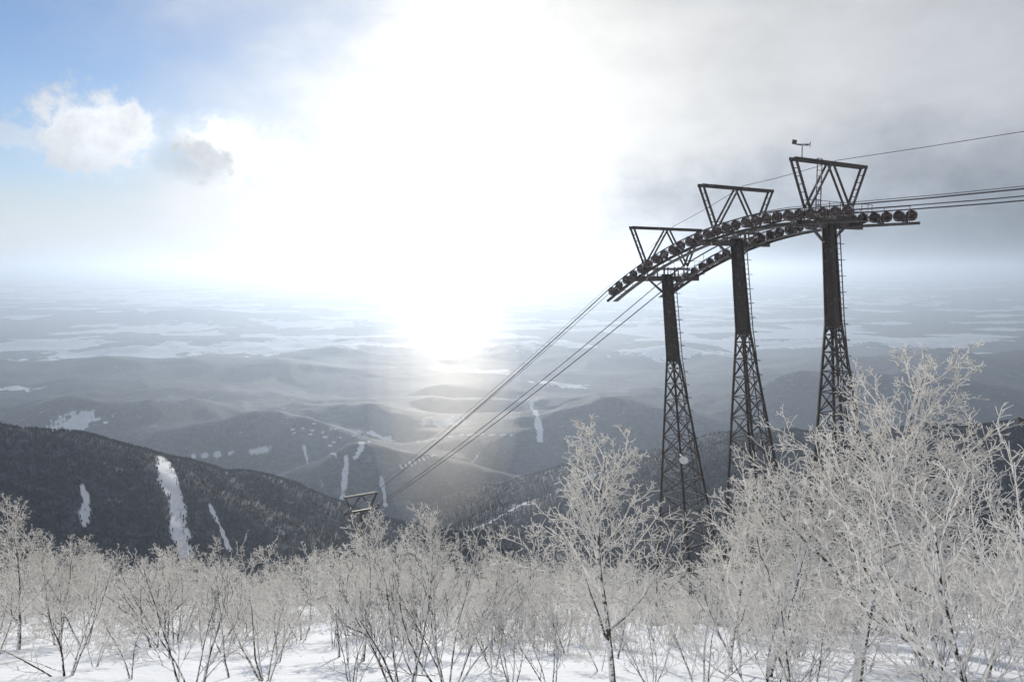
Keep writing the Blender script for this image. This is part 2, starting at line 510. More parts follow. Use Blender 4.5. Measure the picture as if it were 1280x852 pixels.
def steel(name, base, frost=0.35):
    m, N = new_mat(name)
    o = N.n('ShaderNodeOutputMaterial')
    g = N.n('ShaderNodeNewGeometry')
    sp = N.n('ShaderNodeSeparateXYZ'); N.l(g.outputs['Normal'], sp.inputs[0])
    nn = N.noise(g.outputs['Position'], 3.5, 6, 0.7)
    n2_ = N.noise(g.outputs['Position'], 14, 4, 0.7)
    up = N.ss(sp.outputs[2], 0.3, 0.8)
    fr = N.m('MULTIPLY', N.ss(N.m('ADD', nn, N.m('MULTIPLY', up, 0.22)), 0.56, 0.72), frost)
    fr = N.m('ADD', fr, N.m('MULTIPLY', up, frost * 0.5), clamp=True)
    c = N.mix(N.ss(n2_, 0.4, 0.7), base, tuple(min(1, x * 1.9) for x in base))
    c = N.mix(fr, c, (0.78, 0.80, 0.84))
    b = N.n('ShaderNodeBsdfPrincipled'); N.l(c, b.inputs['Base Color'])
    b.inputs['Roughness'].default_value = 0.6
    N.l(b.outputs[0], o.inputs[0])
    return m
M_steel = steel("rusty_dark_steel", (0.036, 0.031, 0.029), 0.25)
M_steelf = steel("frosted_steel", (0.06, 0.052, 0.05), 0.75)
M_wheel = steel("sheave_rubber", (0.065, 0.048, 0.046), 0.75)
M_rope = steel("wire_rope", (0.06, 0.06, 0.062), 0.0)
M_conc = steel("footing_concrete", (0.3, 0.3, 0.3), 0.6)
M_dish = steel("enamelled_lamp", (0.5, 0.5, 0.5), 0.3)

def tag(ob, label, cat, group=None):
    ob["label"] = label; ob["category"] = cat
    if group: ob["group"] = group
def empty(name, loc, parent=None):
    e = bpy.data.objects.new(name, None)
    e.empty_display_size = 0.5
    e.location = loc
    col.objects.link(e)
    if parent: e.parent = parent
    return e

# ------------------------------------------------------------ ropeway
HX, HY = -0.5585, 0.8295
CX, CY = 0.8295, 0.5585
P1 = (17.7, 45.0)
def line(s, o, z):
    return (P1[0] + HX * s + CX * o, P1[1] + HY * s + CY * o, z)
def zr(s):
    if s < 0: return 3.38
    if s < 15.3: return 3.38 - 0.0195 * s * s
    return 3.38 - 0.0195 * 15.3 ** 2 - 0.575 * (s - 15.3)

def ladder(mb, p, q, w, side, rung=0.3):
    p = Vector(p); q = Vector(q); sd_ = Vector(side) * (w / 2)
    mb.beam(p - sd_, q - sd_, 0.05); mb.beam(p + sd_, q + sd_, 0.05)
    n = max(2, int((q - p).length / rung))
    for k in range(n + 1):
        c = p.lerp(q, k / n)
        mb.beam(c - sd_, c + sd_, 0.03)

TW = 3.3
def frame_parts(s0, z, pyl):
    def q(ds, o, dz):
        return line(s0 + ds, o, z + dz)
    mb = MB()
    legs = ((-TW + .1, 2.6, -1.9, 0.1, .10), (-1.9, 0.1, -0.12, 2.55, .09), (0.12, 2.55, 1.9, 0.1, .09), (TW - .1, 2.6, 1.9, 0.1, .10))
    for ds in (-0.17, 0.17):
        mb.beam(q(ds, -TW, 2.65), q(ds, TW, 2.65), 0.09, 0.18)
        for (o1, z1, o2, z2, w) in legs:
            mb.beam(q(ds, o1, z1), q(ds, o2, z2), w)
    for (o1, z1, o2, z2, w) in (legs[0], legs[3]):
        n = 6
        for k in range(n):
            a = k / n
            mb.beam(q(-.17, o1 + (o2 - o1) * a, z1 + (z2 - z1) * a), q(.17, o1 + (o2 - o1) * a, z1 + (z2 - z1) * a), 0.04)
    for k in range(7):
        o = -TW + 2 * TW * k / 6
        mb.beam(q(-.17, o, 2.65), q(.17, o, 2.65), 0.06, 0.12)
    mb.obj("lifting_frame", M_steel, pyl)
    mb = MB()
    mb.beam(q(0, -3.1, -0.75), q(0, 3.1, -0.75), 0.36, 0.36)
    mb.beam(q(-.17, -2.1, -0.1), q(-.17, 2.1, -0.1), 0.09, 0.14)
    mb.beam(q(.17, -2.1, -0.1), q(.17, 2.1, -0.1), 0.09, 0.14)
    for o in (-1.9, 1.9, -1, 1, 0):
        mb.beam(q(-.17, o, -0.75), q(-.17, o, 0.05), 0.08)
        mb.beam(q(.17, o, -0.75), q(.17, o, 0.05), 0.08)
    for sg in (-1, 1):
        mb.beam(q(0, sg * 1.5, -0.9), q(0, sg * 0.3, -1.7), 0.12)
    for o in np.linspace(-3.0, 3.0, 7):
        mb.beam(q(-0.75, o, -0.45), q(-0.75, o, 0.45), 0.03)
    mb.beam(q(-0.75, -3.0, 0.45), q(-0.75, 3.0, 0.45), 0.03)
    mb.beam(q(-0.75, -3.0, 0.0), q(-0.75, 3.0, 0.0), 0.025)
    mb.beam(q(-0.55, -3.0, -0.47), q(-0.55, 3.0, -0.47), 0.45, 0.05)
    mb.obj("crossarm", M_steelf, pyl)

def pylon(s0, parent, lean):
    z = zr(s0)
    cx, cy, _ = line(s0 - lean * 26, 0, 0)
    gz = H1(cx, cy)
    pyl = empty("pylon", (0, 0, 0), parent)
    zs = z - 0.5; zl = z - 6.1
    def q(a, b, zz): return line(s0 + a - lean * (z - zz), b, zz)
    mb = MB()
    t0, t1 = 0.22, 0.29
    vs_ = []
    for zz, hw in ((zs, t0), (zl - 0.3, t1)):
        for a, b in ((-1, -1), (1, -1), (1, 1), (-1, 1)):
            vs_.append(q(a * hw, b * hw, zz))
    mb.v += vs_
    mb.f += [(0, 1, 2, 3), (7, 6, 5, 4)] + [(k, 4 + k, 4 + (k + 1) % 4, (k + 1) % 4) for k in range(4)]
    for a, b in ((-1, -1), (1, -1), (1, 1), (-1, 1)):
        mb.beam(q(a * t0 * 1.06, b * t0 * 1.06, zs), q(a * t1 * 1.06, b * t1 * 1.06, zl - .3), 0.09)
    for k in range(5):
        f = k / 4; hw = t0 + (t1 - t0) * f + 0.04; zz = zs + (zl - .3 - zs) * f
        for a, b, a2, b2 in ((-1, -1, 1, -1), (1, -1, 1, 1), (1, 1, -1, 1), (-1, 1, -1, -1)):
            mb.beam(q(a * hw, b * hw, zz), q(a2 * hw, b2 * hw, zz), 0.06, 0.12)
    mb.obj("shaft", M_steel, pyl)
    mb = MB()
    n = 14
    total = zl - gz
    zz = [zl - total * ((k / n) ** 1.18) for k in range(n + 1)]
    def hwf(zv): return 0.28 + (zl - zv) * 0.085
    cor = ((-1, -1), (1, -1), (1, 1), (-1, 1))
    for a, b in cor:
        h0, h1 = hwf(zz[0]), hwf(zz[-1])
        mb.beam(q(a * h0, b * h0, zz[0]), q(a * h1, b * h1, zz[-1] - 0.2), 0.13)
    for k in range(n):
        h0 = hwf(zz[k]); h1 = hwf(zz[k + 1])
        for m_ in range(4):
            a, b = cor[m_]; a2, b2 = cor[(m_ + 1) % 4]
            mb.beam(q(a * h0, b * h0, zz[k]), q(a2 * h0, b2 * h0, zz[k]), 0.055)
            mb.beam(q(a * h0, b * h0, zz[k]), q(a2 * h1, b2 * h1, zz[k + 1]), 0.055)
            mb.beam(q(a2 * h0, b2 * h0, zz[k]), q(a * h1, b * h1, zz[k + 1]), 0.055)
    mb.obj("lattice_base", M_steel, pyl)
    h1 = hwf(zz[-1])
    for a, b in cor:
        mb = MB()
        p = q(a * h1, b * h1, gz)
        mb.beam((p[0], p[1], gz - 1.8), (p[0], p[1], gz + 0.35), 0.8)
        mb.obj("footing", M_conc, pyl)
    mb = MB()
    ladder(mb, q(-0.1, t0 + 0.3, zs + 0.3), q(-0.1, t1 + 0.28, zl), 0.42, (HX, HY, 0))
    hb = hwf(zz[-1])
    ladder(mb, q(-0.1, t1 + 0.28, zl), q(-0.1, hb + 0.28, gz + 0.3), 0.42, (HX, HY, 0))
    zc = zs - 0.4
    while zc > gz + 4:
        off = (t0 + 0.3) if zc > zl else hwf(zc) + 0.28
        for a0 in range(5):
            an0 = math.pi * (a0 / 5); an1 = math.pi * ((a0 + 1) / 5)
            mb.beam(q(-0.1 + 0.33 * math.cos(an0), off + 0.5 * math.sin(an0), zc), q(-0.1 + 0.33 * math.cos(an1), off + 0.5 * math.sin(an1), zc), 0.03)
        zc -= 0.9
    mb.obj("ladder", M_steel, pyl)
    frame_parts(s0, z, pyl)
    return pyl

def wheel_mesh(name, mat):
    mb = MB()
    prof = [(0.06, -0.13), (0.10, -0.13), (0.10, -0.05), (0.21, -0.05), (0.23, -0.09), (0.30, -0.09), (0.30, -0.05), (0.265, 0.0), (0.30, 0.05), (0.30, 0.09), (0.23, 0.09), (0.21, 0.05), (0.10, 0.05), (0.10, 0.13), (0.06, 0.13)]
    n = 20
    for k in range(n):
        an = 2 * math.pi * k / n
        c, sn = math.cos(an), math.sin(an)
        for r, ax_ in prof:
            mb.v.append((HX * c * r + CX * ax_, HY * c * r + CY * ax_, sn * r))
    m_ = len(prof)
    for k in range(n):
        k2 = (k + 1) % n
        for a in range(m_ - 1):
            mb.f.append((k * m_ + a, k * m_ + a + 1, k2 * m_ + a + 1, k2 * m_ + a))
    mb.f.append(tuple(k * m_ for k in range(n)))
    mb.f.append(tuple(k * m_ + m_ - 1 for k in range(n))[::-1])
    return mb.mesh(name, mat)
WM = wheel_mesh("sheave", M_wheel)

def train(parent, off, s_a, s_b, inner):
    tr = empty("sheave_train", (0, 0, 0), parent)
    n = int((s_b - s_a) / 0.68)
    n -= n % 2
    step = (s_b - s_a) / n
    ss_ = [s_a + step * (k + 0.5) for k in range(n)]
    for k, s_ in enumerate(ss_):
        w = bpy.data.objects.new("sheave", WM)
        w.location = line(s_, off, zr(s_) - 0.30)
        col.objects.link(w); w.parent = tr
        w["group"] = "sheaves carrying the rope"
    for k in range(0, n, 2):
        mb = MB()
        a, b = ss_[k], ss_[k + 1]
        m_ = (a + b) / 2
        for d in (-0.16, 0.16):
            mb.beam(line(a, off + d, zr(a) - 0.33), line(b, off + d, zr(b) - 0.33), 0.03, 0.13)
            mb.beam(line(m_, off + d, zr(m_) - 0.3), line(m_, off + d, zr(m_) - 0.66), 0.05, 0.16)
        mb.beam(line(m_, off - 0.18, zr(m_) - 0.58), line(m_, off + 0.18, zr(m_) - 0.58), 0.09)
        mb.obj("rocker_beam", M_steelf, tr)
    mb = MB()
    seg = np.linspace(s_a - 0.1, s_b + 0.1, n + 1)
    for a, b in zip(seg[:-1], seg[1:]):
        mb.beam(line(a, off, zr(a) - 0.74), line(b, off, zr(b) - 0.74), 0.15, 0.15)
    mb.obj("support_beam", M_steel, tr)
    mb = MB()
    io = off + inner
    sg = 1 if inner > 0 else -1
    for k, (a, b) in enumerate(zip(seg[:-1], seg[1:])):
        mb.beam(line(a, io, zr(a) - 0.78), line(b, io, zr(b) - 0.78), 0.45, 0.04)
        for hh in (0.12, -0.3):
            mb.beam(line(a, io + 0.27 * sg, zr(a) + hh), line(b, io + 0.27 * sg, zr(b) + hh), 0.025)
        if k % 2 == 0:
            mb.beam(line(a, io + 0.27 * sg, zr(a) - 0.8), line(a, io + 0.27 * sg, zr(a) + 0.12), 0.025)
            mb.beam(line(a, off, zr(a) - 0.80), line(a, io, zr(a) - 0.80), 0.05)
    mb.obj("walkway", M_steelf, tr)
    return tr

tower = empty("ropeway_tower", line(6.5, 0, H1(*line(6.5, 0, 0)[:2])))
tag(tower, "tall three legged dark steel ropeway tower with frosted sheave trains", "ropeway tower")
for s0, ln in ((0.0, .09), (6.5, .12), (12.55, .13)):
    pylon(s0, tower, ln)
train(tower, -2.75, -3.4, 15.4, 0.72)
train(tower, 2.75, -3.6, 15.0, -0.72)
mb = MB()
vb = line(0, -2.5, zr(0) + 2.75)
mb.tube([vb, (vb[0], vb[1], vb[2] + 0.7)], [0.035, 0.025], 6)
tp = (vb[0], vb[1], vb[2] + 0.7)
mb.tube([(tp[0] + 0.42, tp[1], tp[2] + 0.03), (tp[0] + 0.3, tp[1], tp[2]), (tp[0] - 0.1, tp[1], tp[2]), (tp[0] - 0.5, tp[1], tp[2] + 0.04)], [0.015, 0.06, 0.05, 0.02], 8)
mb.beam((tp[0] - 0.3, tp[1], tp[2] + 0.12), (tp[0] - 0.55, tp[1], tp[2] + 0.16), 0.02, 0.24)
mb.beam((tp[0] + 0.42, tp[1] - 0.03, tp[2] + 0.16), (tp[0] + 0.42, tp[1] + 0.03, tp[2] - 0.12), 0.04, 0.04)
mb.obj("weather_vane", M_steelf, tower)
mb = MB()
ladder(mb, line(-0.4, -1.5, zr(0) - 0.4), line(-0.4, -1.5, zr(0) + 2.75), 0.4, (CX, CY, 0))
mb.obj("frame_ladder", M_steel, tower)
mb = MB()
lc = site(855, 573, 50.5)
mb.tube([lc, (lc[0] - .05, lc[1] - 0.18, lc[2] - 0.05)], [0.10, 0.29], 16)
mb.tube([(lc[0], lc[1] + 1.2, lc[2]), lc], [0.05, 0.05], 6)
mb.obj("floodlight", M_dish, tower)
off = tower.location.copy()
for c in tower.children:
    c.location = c.location - off

def small_tower(s0, dxy, label, zc, full=1.0):
    ox, oy = dxy
    cx, cy, _ = line(s0, 0, 0)
    cx += ox; cy += oy
    gz = H1(cx, cy)
    root = empty("ropeway_tower", (cx, cy, gz))
    tag(root, label, "ropeway tower")
    def q(a, b, zz): return (HX * a + CX * b, HY * a + CY * b, zz - gz)
    sl = 0.5
    hw = 2.3 * full
    mb = MB()
    for ds in (-0.15, 0.15):
        mb.beam(q(ds, -hw, zc + 1.7), q(ds, hw, zc + 1.7), 0.12, 0.20)
        for (o1, z1, o2, z2) in ((-hw + .1, 1.65, -1.3, 0), (-1.3, 0, -.1, 1.6), (.1, 1.6, 1.3, 0), (hw - .1, 1.65, 1.3, 0)):
            mb.beam(q(ds, o1, zc + z1), q(ds, o2, zc + z2), 0.10)
    mb.obj("lifting_frame", M_steel, root)
    mb = MB()
    mb.beam(q(0, -2.1, zc - 0.4), q(0, 2.1, zc - 0.4), 0.3, 0.3)
    for sg in (-1, 1):
        mb.beam(q(-1.2, sg * 1.9, zc - 0.5 + 1.2 * sl), q(1.2, sg * 1.9, zc - 0.5 - 1.2 * sl), 0.14, 0.14)
        mb.beam(q(-1.2, sg * 1.5, zc - 0.5 + 1.2 * sl), q(1.2, sg * 1.5, zc - 0.5 - 1.2 * sl), 0.3, 0.04)
    mb.obj("crossarm", M_steel, root)
    for sg in (-1, 1):
        for k in range(4):
            t = -1.05 + 0.7 * k
            w = bpy.data.objects.new("sheave", WM)
            w.location = q(t, sg * 1.9, zc - 0.2 - t * sl)
            col.objects.link(w); w.parent = root; w["group"] = "sheaves carrying the rope"
    mb = MB()
    mb.tube([q(0, 0, zc - 0.4), q(0, 0, gz - 1)], [0.18, 0.32], 12)
    mb.obj("mast", M_steel, root)
    mb = MB()
    ladder(mb, q(-0.6, 0, zc - 0.4), q(-0.65, 0, gz), 0.4, (CX, CY, 0))
    mb.obj("ladder", M_steel, root)
    return root
small_tower(66.4, (0, 0), "dark steel ropeway tower rising from frosted trees downhill", zr(66.4) + 0.4)
tx, ty, tz = site(1303, 515, 75)
lx, ly, _ = line(0, 0, 0)
small_tower(0, (tx - lx, ty - ly), "dark steel lift tower half hidden beside frosted trees", tz)

def rope(off0, off1, r, label, zoff=0.0):
    mb = MB()
    pts = []; rr_ = []
    for s_ in list(np.linspace(-60, -3.5, 16)) + list(np.linspace(-3, 15.3, 26)) + list(np.linspace(16, 66.4, 24)) + list(np.linspace(70, 150, 10)):
        z = zr(s_)
        of = off0
        if s_ < -3.5: z = 3.38 + 0.0018 * (s_ + 3.5) ** 2
        if s_ > 15.3:
            k = min(1, (s_ - 15.3) / 51.1); of = off0 + (off1 - off0) * k
            if s_ <= 66.4: z -= 0.6 * 4 * k * (1 - k)
        if s_ > 66.4: z = zr(66.4) - 0.44 * (s_ - 66.4)
        pts.append(line(s_, of, z + zoff)); rr_.append(r)
    mb.tube(pts, rr_, 6)
    ob = mb.obj("haul_rope", M_rope)
    tag(ob, label, "cable", "steel ropes running over the tower sheaves")
rope(-2.75, -1.9, 0.038, "steel wire rope riding over frosted sheaves", 0.03)
rope(2.75, 1.9, 0.038, "steel wire rope riding over frosted sheaves", 0.03)
rope(1.7, 1.5, 0.032, "steel wire rope beside the sheave train", 0.15)
rope(-2.0, -1.7, 0.018, "thin steel rope beside the sheave train", 0.22)
mb = MB()
pts = []
tops = [(-60, 10.0), (0, zr(0) + 2.85), (6.5, zr(6.5) + 2.85), (12.55, zr(12.55) + 2.85), (66.4, zr(66.4) + 2.1)]
for (a, za), (b, zb) in zip(tops[:-1], tops[1:]):
    for k in range(12):
        t = k / 12
        sag = 0.02 * abs(b - a) * 4 * t * (1 - t) * 0.6
        pts.append(line(a + (b - a) * t, 0.6, za + (zb - za) * t - sag))
pts.append(line(66.4, 0.6, zr(66.4) + 2.1))
mb.tube(pts, [0.016] * len(pts), 4)
ob = mb.obj("signal_cable", M_rope)
tag(ob, "thin signal cable strung over the tower tops", "cable")
tick("ropeway")

# ------------------------------------------------------------ frosted trees
def frost_mat(name, amount, bark, tr=0.25):
    m, N = new_mat(name)
    o = N.n('ShaderNodeOutputMaterial')
    t = N.n('ShaderNodeTexCoord')
    g = N.n('ShaderNodeNewGeometry')
    nn = N.noise(t.outputs['Object'], 7.0, 3, 0.7)
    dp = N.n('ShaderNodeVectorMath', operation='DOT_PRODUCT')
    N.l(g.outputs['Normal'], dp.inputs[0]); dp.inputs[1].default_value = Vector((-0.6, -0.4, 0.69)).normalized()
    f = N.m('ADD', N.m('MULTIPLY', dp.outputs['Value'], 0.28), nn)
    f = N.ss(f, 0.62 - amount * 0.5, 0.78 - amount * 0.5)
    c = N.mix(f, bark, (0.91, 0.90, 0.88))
    d = N.n('ShaderNodeBsdfDiffuse'); N.l(c, d.inputs[0])
    if tr > 0:
        tl = N.n('ShaderNodeBsdfTranslucent'); N.l(c, tl.inputs[0])
        mxs = N.n('ShaderNodeMixShader'); N.l(N.m('MULTIPLY', f, tr), mxs.inputs[0])
        N.l(d.outputs[0], mxs.inputs[1]); N.l(tl.outputs[0], mxs.inputs[2])
        N.l(mxs.outputs[0], o.inputs[0])
    else:
        N.l(d.outputs[0], o.inputs[0])
    return m
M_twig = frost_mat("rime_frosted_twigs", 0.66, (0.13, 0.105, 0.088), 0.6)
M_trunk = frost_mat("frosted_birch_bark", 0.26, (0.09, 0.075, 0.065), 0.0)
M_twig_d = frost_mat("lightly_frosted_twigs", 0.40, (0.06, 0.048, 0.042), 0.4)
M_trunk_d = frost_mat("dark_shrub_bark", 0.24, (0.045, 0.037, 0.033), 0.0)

def nrm(x, y, z):
    l = math.sqrt(x * x + y * y + z * z) or 1
    return x / l, y / l, z / l
def grow(seed, H, stems, kids, ratios_, r0, spread, maxl, rmin=0.007, lean=0.12, t0=0.25, fan=0.25):
    rg = random.Random(seed)
    trunk = MB(); crown = MB()
    nseg = [8, 5, 4, 3, 2]
    sides = [7, 5, 3, 3, 3]
    def branch(p, d, L, r, lvl):
        ns = nseg[lvl]
        pts = [p]; rad = [r]; ds = [d]
        wig = [0.12, 0.22, 0.28, 0.3, 0.3][lvl]
        up = [0.03, 0.10, 0.06, 0.03, 0.0][lvl]
        rend = max(r * 0.30, rmin * 0.8)
        for k in range(ns):
            d = nrm(d[0] + rg.uniform(-wig, wig), d[1] + rg.uniform(-wig, wig), d[2] + rg.uniform(-wig, wig) * 0.7 + up)
            p = (p[0] + d[0] * L / ns, p[1] + d[1] * L / ns, p[2] + d[2] * L / ns)
            pts.append(p); ds.append(d)
            rad.append(r + (rend - r) * ((k + 1) / ns) ** 0.8)
        (trunk if lvl == 0 or (lvl == 1 and r > 0.035) else crown).tube(pts, rad, sides[lvl])
        if lvl >= maxl: return
        n = kids[lvl]
        n = max(2, int(round(n * rg.uniform(0.8, 1.2))))
        st = t0 if lvl == 0 else 0.18
        ph = rg.uniform(0, 6.28)
        for c in range(n):
            t = st + (1 - st) * (c + rg.uniform(0.1, 0.9)) / n
            f = t * ns; k = min(int(f), ns - 1); f -= k
            a, b = pts[k], pts[k + 1]
            q = (a[0] + (b[0] - a[0]) * f, a[1] + (b[1] - a[1]) * f, a[2] + (b[2] - a[2]) * f)
            dd = ds[k + 1]
            ph += 2.4 + rg.uniform(-0.5, 0.5)
            if abs(dd[2]) < 0.9: ux, uy, uz = nrm(-dd[1], dd[0], 0)
            else: ux, uy, uz = nrm(0, -dd[2], dd[1])
            wx, wy, wz = dd[1] * uz - dd[2] * uy, dd[2] * ux - dd[0] * uz, dd[0] * uy - dd[1] * ux
            an = rg.uniform(*spread[lvl])
            ca, sa = math.cos(an), math.sin(an)
            cp, sp = math.cos(ph), math.sin(ph)
            nd = (dd[0] * ca + (ux * cp + wx * sp) * sa, dd[1] * ca + (uy * cp + wy * sp) * sa, dd[2] * ca + (uz * cp + wz * sp) * sa)
            if lvl > 0 and nd[2] < -0.2: nd = nrm(nd[0], nd[1], nd[2] * 0.3)
            rh = rad[k] + (rad[k + 1] - rad[k]) * f
            if lvl == 0:
                ll = L * ratios_[0] * (1.15 - 0.75 * (t - st) / (1 - st)) * rg.uniform(0.75, 1.15)
            else:
                ll = L * ratios_[lvl] * (1.1 - 0.5 * t) * rg.uniform(0.7, 1.2)
            branch(q, nd, ll, max(rh * 0.58, rmin), lvl + 1)
    for s_ in range(stems):
        az = rg.uniform(0, 6.28) if stems == 1 else 6.283 * s_ / stems + rg.uniform(-.4, .4)
        tl = lean if stems == 1 else rg.uniform(fan * 0.6, fan * 1.4)
        d = nrm(math.cos(az) * tl, math.sin(az) * tl, 1)
        branch((math.cos(az) * 0.06 * (stems > 1), math.sin(az) * 0.06 * (stems > 1), -0.3), d, (H + 0.3) * rg.uniform(0.82, 1.0), r0 * (1 if stems == 1 else rg.uniform(0.65, 1)), 0)
    return trunk, crown

SP = [(0.55, 0.95), (0.5, 0.95), (0.5, 1.0), (0.5, 1.1)]
VAR = {}
def variant(key, mt, mc, **kw):
    t, c = grow(**kw)
    VAR[key] = [t.mesh("trunk_" + key, mt), c.mesh("crown_" + key, mc)]
variant("hero", M_trunk, M_twig, seed=3, H=6.0, stems=1, kids=[17, 7, 5, 3], ratios_=[0.42, 0.5, 0.5, 0.5], r0=0.085, spread=[(0.65, 1.1)] + SP[1:], maxl=4, rmin=0.0082, t0=0.2)
variant("grand", M_trunk, M_twig, seed=12, H=7.8, stems=1, kids=[20, 8, 5, 3], ratios_=[0.46, 0.48, 0.5, 0.5], r0=0.12, spread=[(0.7, 1.25)] + SP[1:], maxl=4, rmin=0.0085, t0=0.24, lean=0.05)
variant("wide", M_trunk, M_twig, seed=8, H=7.0, stems=3, kids=[10, 7, 5, 3], ratios_=[0.44, 0.5, 0.5, 0.5], r0=0.10, spread=[(0.65, 1.15)] + SP[1:], maxl=4, rmin=0.0085, t0=0.25, fan=0.34)
variant("tall", M_trunk, M_twig, seed=21, H=6.6, stems=1, kids=[14, 7, 5, 3], ratios_=[0.46, 0.5, 0.5, 0.5], r0=0.10, spread=SP, maxl=4, rmin=0.0085, t0=0.3, lean=0.2)
variant("near", M_trunk_d, M_twig, seed=41, H=4.3, stems=5, kids=[8, 5, 4, 3], ratios_=[0.5, 0.5, 0.5, 0.5], r0=0.05, spread=[(0.5, 0.95)] * 4, maxl=3, rmin=0.0075, t0=0.15, fan=0.6)
for kx, (sd_, st_) in enumerate(((31, 3), (32, 2), (33, 4), (34, 1))):
    variant("mid%s" % "abcd"[kx], M_trunk, M_twig, seed=sd_, H=4.2, stems=st_, kids=[10 if st_ < 3 else 6, 6, 4, 3], ratios_=[0.46, 0.5, 0.5, 0.55], r0=0.055, spread=SP, maxl=4, rmin=0.0088, t0=0.2, fan=0.40)
for kx, (sd_, st_) in enumerate(((51, 5), (52, 4), (53, 6))):
    variant("shrub%s" % "abc"[kx], M_trunk_d, M_twig_d, seed=sd_, H=3.0, stems=st_, kids=[6, 4, 3, 3], ratios_=[0.45, 0.5, 0.5, 0.5], r0=0.030, spread=[(0.35, 0.65)] * 4, maxl=3, rmin=0.0065, t0=0.2, fan=0.34)
tick("variants")

LAB = {"h": "tall frost covered birch with wide crown of white twigs", "m": "small rime covered birch growing out of the snow", "s": "bare dark stemmed shrub dusted with frost in snow"}
treecount = 0
def plant(key, x, y, scale, rot, tilt=(0, 0)):
    global treecount
    z = H1(x, y)
    kind = "s" if key.startswith("shrub") or key == "near" else ("m" if key.startswith("mid") else "h")
    root = empty("shrub" if kind == "s" else "birch_tree", (x, y, z - 0.03))
    root.rotation_euler = (tilt[0], tilt[1], rot)
    root.scale = (scale, scale, scale)
    tag(root, LAB[kind] if key != "near" else "spreading shrub with thick frosted crossing branches in snow", "shrub" if kind == "s" else "tree", "frosted shrubs on the snow slope" if kind == "s" else "frosted birches on the snow slope")
    for nm2, me in zip(("trunk", "crown"), VAR[key]):
        ob = bpy.data.objects.new("stems" if (kind == "s" and nm2 == "trunk") else ("twigs" if kind == "s" else nm2), me)
        col.objects.link(ob); ob.parent = root
    treecount += 1
    return root
def gx(u, y):
    return (u - 640) / F * y / 0.965
plant("hero", gx(768, 17.8), 17.8, 1.0, 0.4)
plant("grand", gx(1072, 17.5), 17.5, 1.0, 0.9)
plant("tall", gx(1215, 15.5), 15.5, 0.86, 2.0)
plant("wide", gx(1000, 25), 25, 0.80, 3.9)
plant("wide", gx(1160, 21), 21, 0.76, 5.2)
plant("tall", gx(960, 19.5), 19.5, 0.96, 4.4)
plant("hero", gx(915, 21), 21, 0.92, 2.2)
plant("hero", gx(1260, 24), 24, 0.85, 2.6)
plant("near", gx(1215, 10.8), 10.8, 0.95, 0.5)
plant("near", gx(1015, 12.0), 12.0, 0.62, 2.3)
plant("near", gx(1310, 9.5), 9.5, 0.9, 4.1)
plant("near", gx(880, 15.5), 15.5, 0.60, 1.2)
plant("near", gx(330, 17.5), 17.5, 0.62, 3.2)
plant("near", gx(80, 19), 19, 0.68, 5.0)
plant("tall", gx(545, 26), 26, 0.70, 1.0)
plant("hero", gx(452, 24), 24, 0.76, 4.0)
plant("tall", gx(1330, 18), 18, 0.85, 5.0)
plant("hero", gx(20, 27), 27, 0.85, 5.0)
plant("tall", gx(-40, 24), 24, 0.8, 3.0)
plant("wide", gx(70, 30), 30, 0.66, 2.0)
shr = [(240, 14.5, 0.95), (500, 14.8, 1.05), (560, 15.6, 1.0), (440, 16.5, 0.7), (690, 15.5, 0.7), (960, 13.5, 0.9), (1180, 12.5, 0.85), (640, 17, .7), (815, 17, .6)]
for k, (u, y, s_) in enumerate(shr):
    plant("shrub" + "abc"[k % 3], gx(u, y), y, s_, k * 1.7)
rg = random.Random(5)
mids = ["mida", "midb", "midc", "midd"]
placed = [(gx(768, 17.8), 17.8), (gx(1085, 17.5), 17.5)]
bases = [line(s0 - 3, 0, 0)[:2] for s0 in (0, 6.5, 12.55)] + [line(66.4, 0, 0)[:2]]
def try_scatter(n, y0, y1, dmin, hs, prob_keys):
    c = 0; tries = 0
    while c < n and tries < 20000:
        tries += 1
        y = math.sqrt(rg.uniform(y0 * y0, y1 * y1))
        u = rg.uniform(-60, 1340)
        x = gx(u, y)
        if 790 < u < 900 and y < 48 and rg.random() < 0.75: continue
        if any((x - a) ** 2 + (y - b) ** 2 < dmin * dmin for a, b in placed): continue
        if any((x - a) ** 2 + (y - b) ** 2 < 8 for a, b in bases): continue
        placed.append((x, y))
        sc = rg.uniform(*hs)
        plant(rg.choice(prob_keys), x, y, sc, rg.uniform(0, 6.28), (rg.uniform(-.12, .12), rg.uniform(-.12, .12)))
        c += 1
try_scatter(12, 18, 24, 2.2, (0.35, 0.65), mids)
try_scatter(22, 23, 31, 2.5, (0.5, 0.95), mids)
try_scatter(42, 31, 44, 3.0, (0.6, 1.2), mids)
try_scatter(80, 44, 72, 3.5, (0.8, 1.4), mids)
try_scatter(50, 72, 110, 5.0, (1.1, 1.6), mids)
tick("planted")

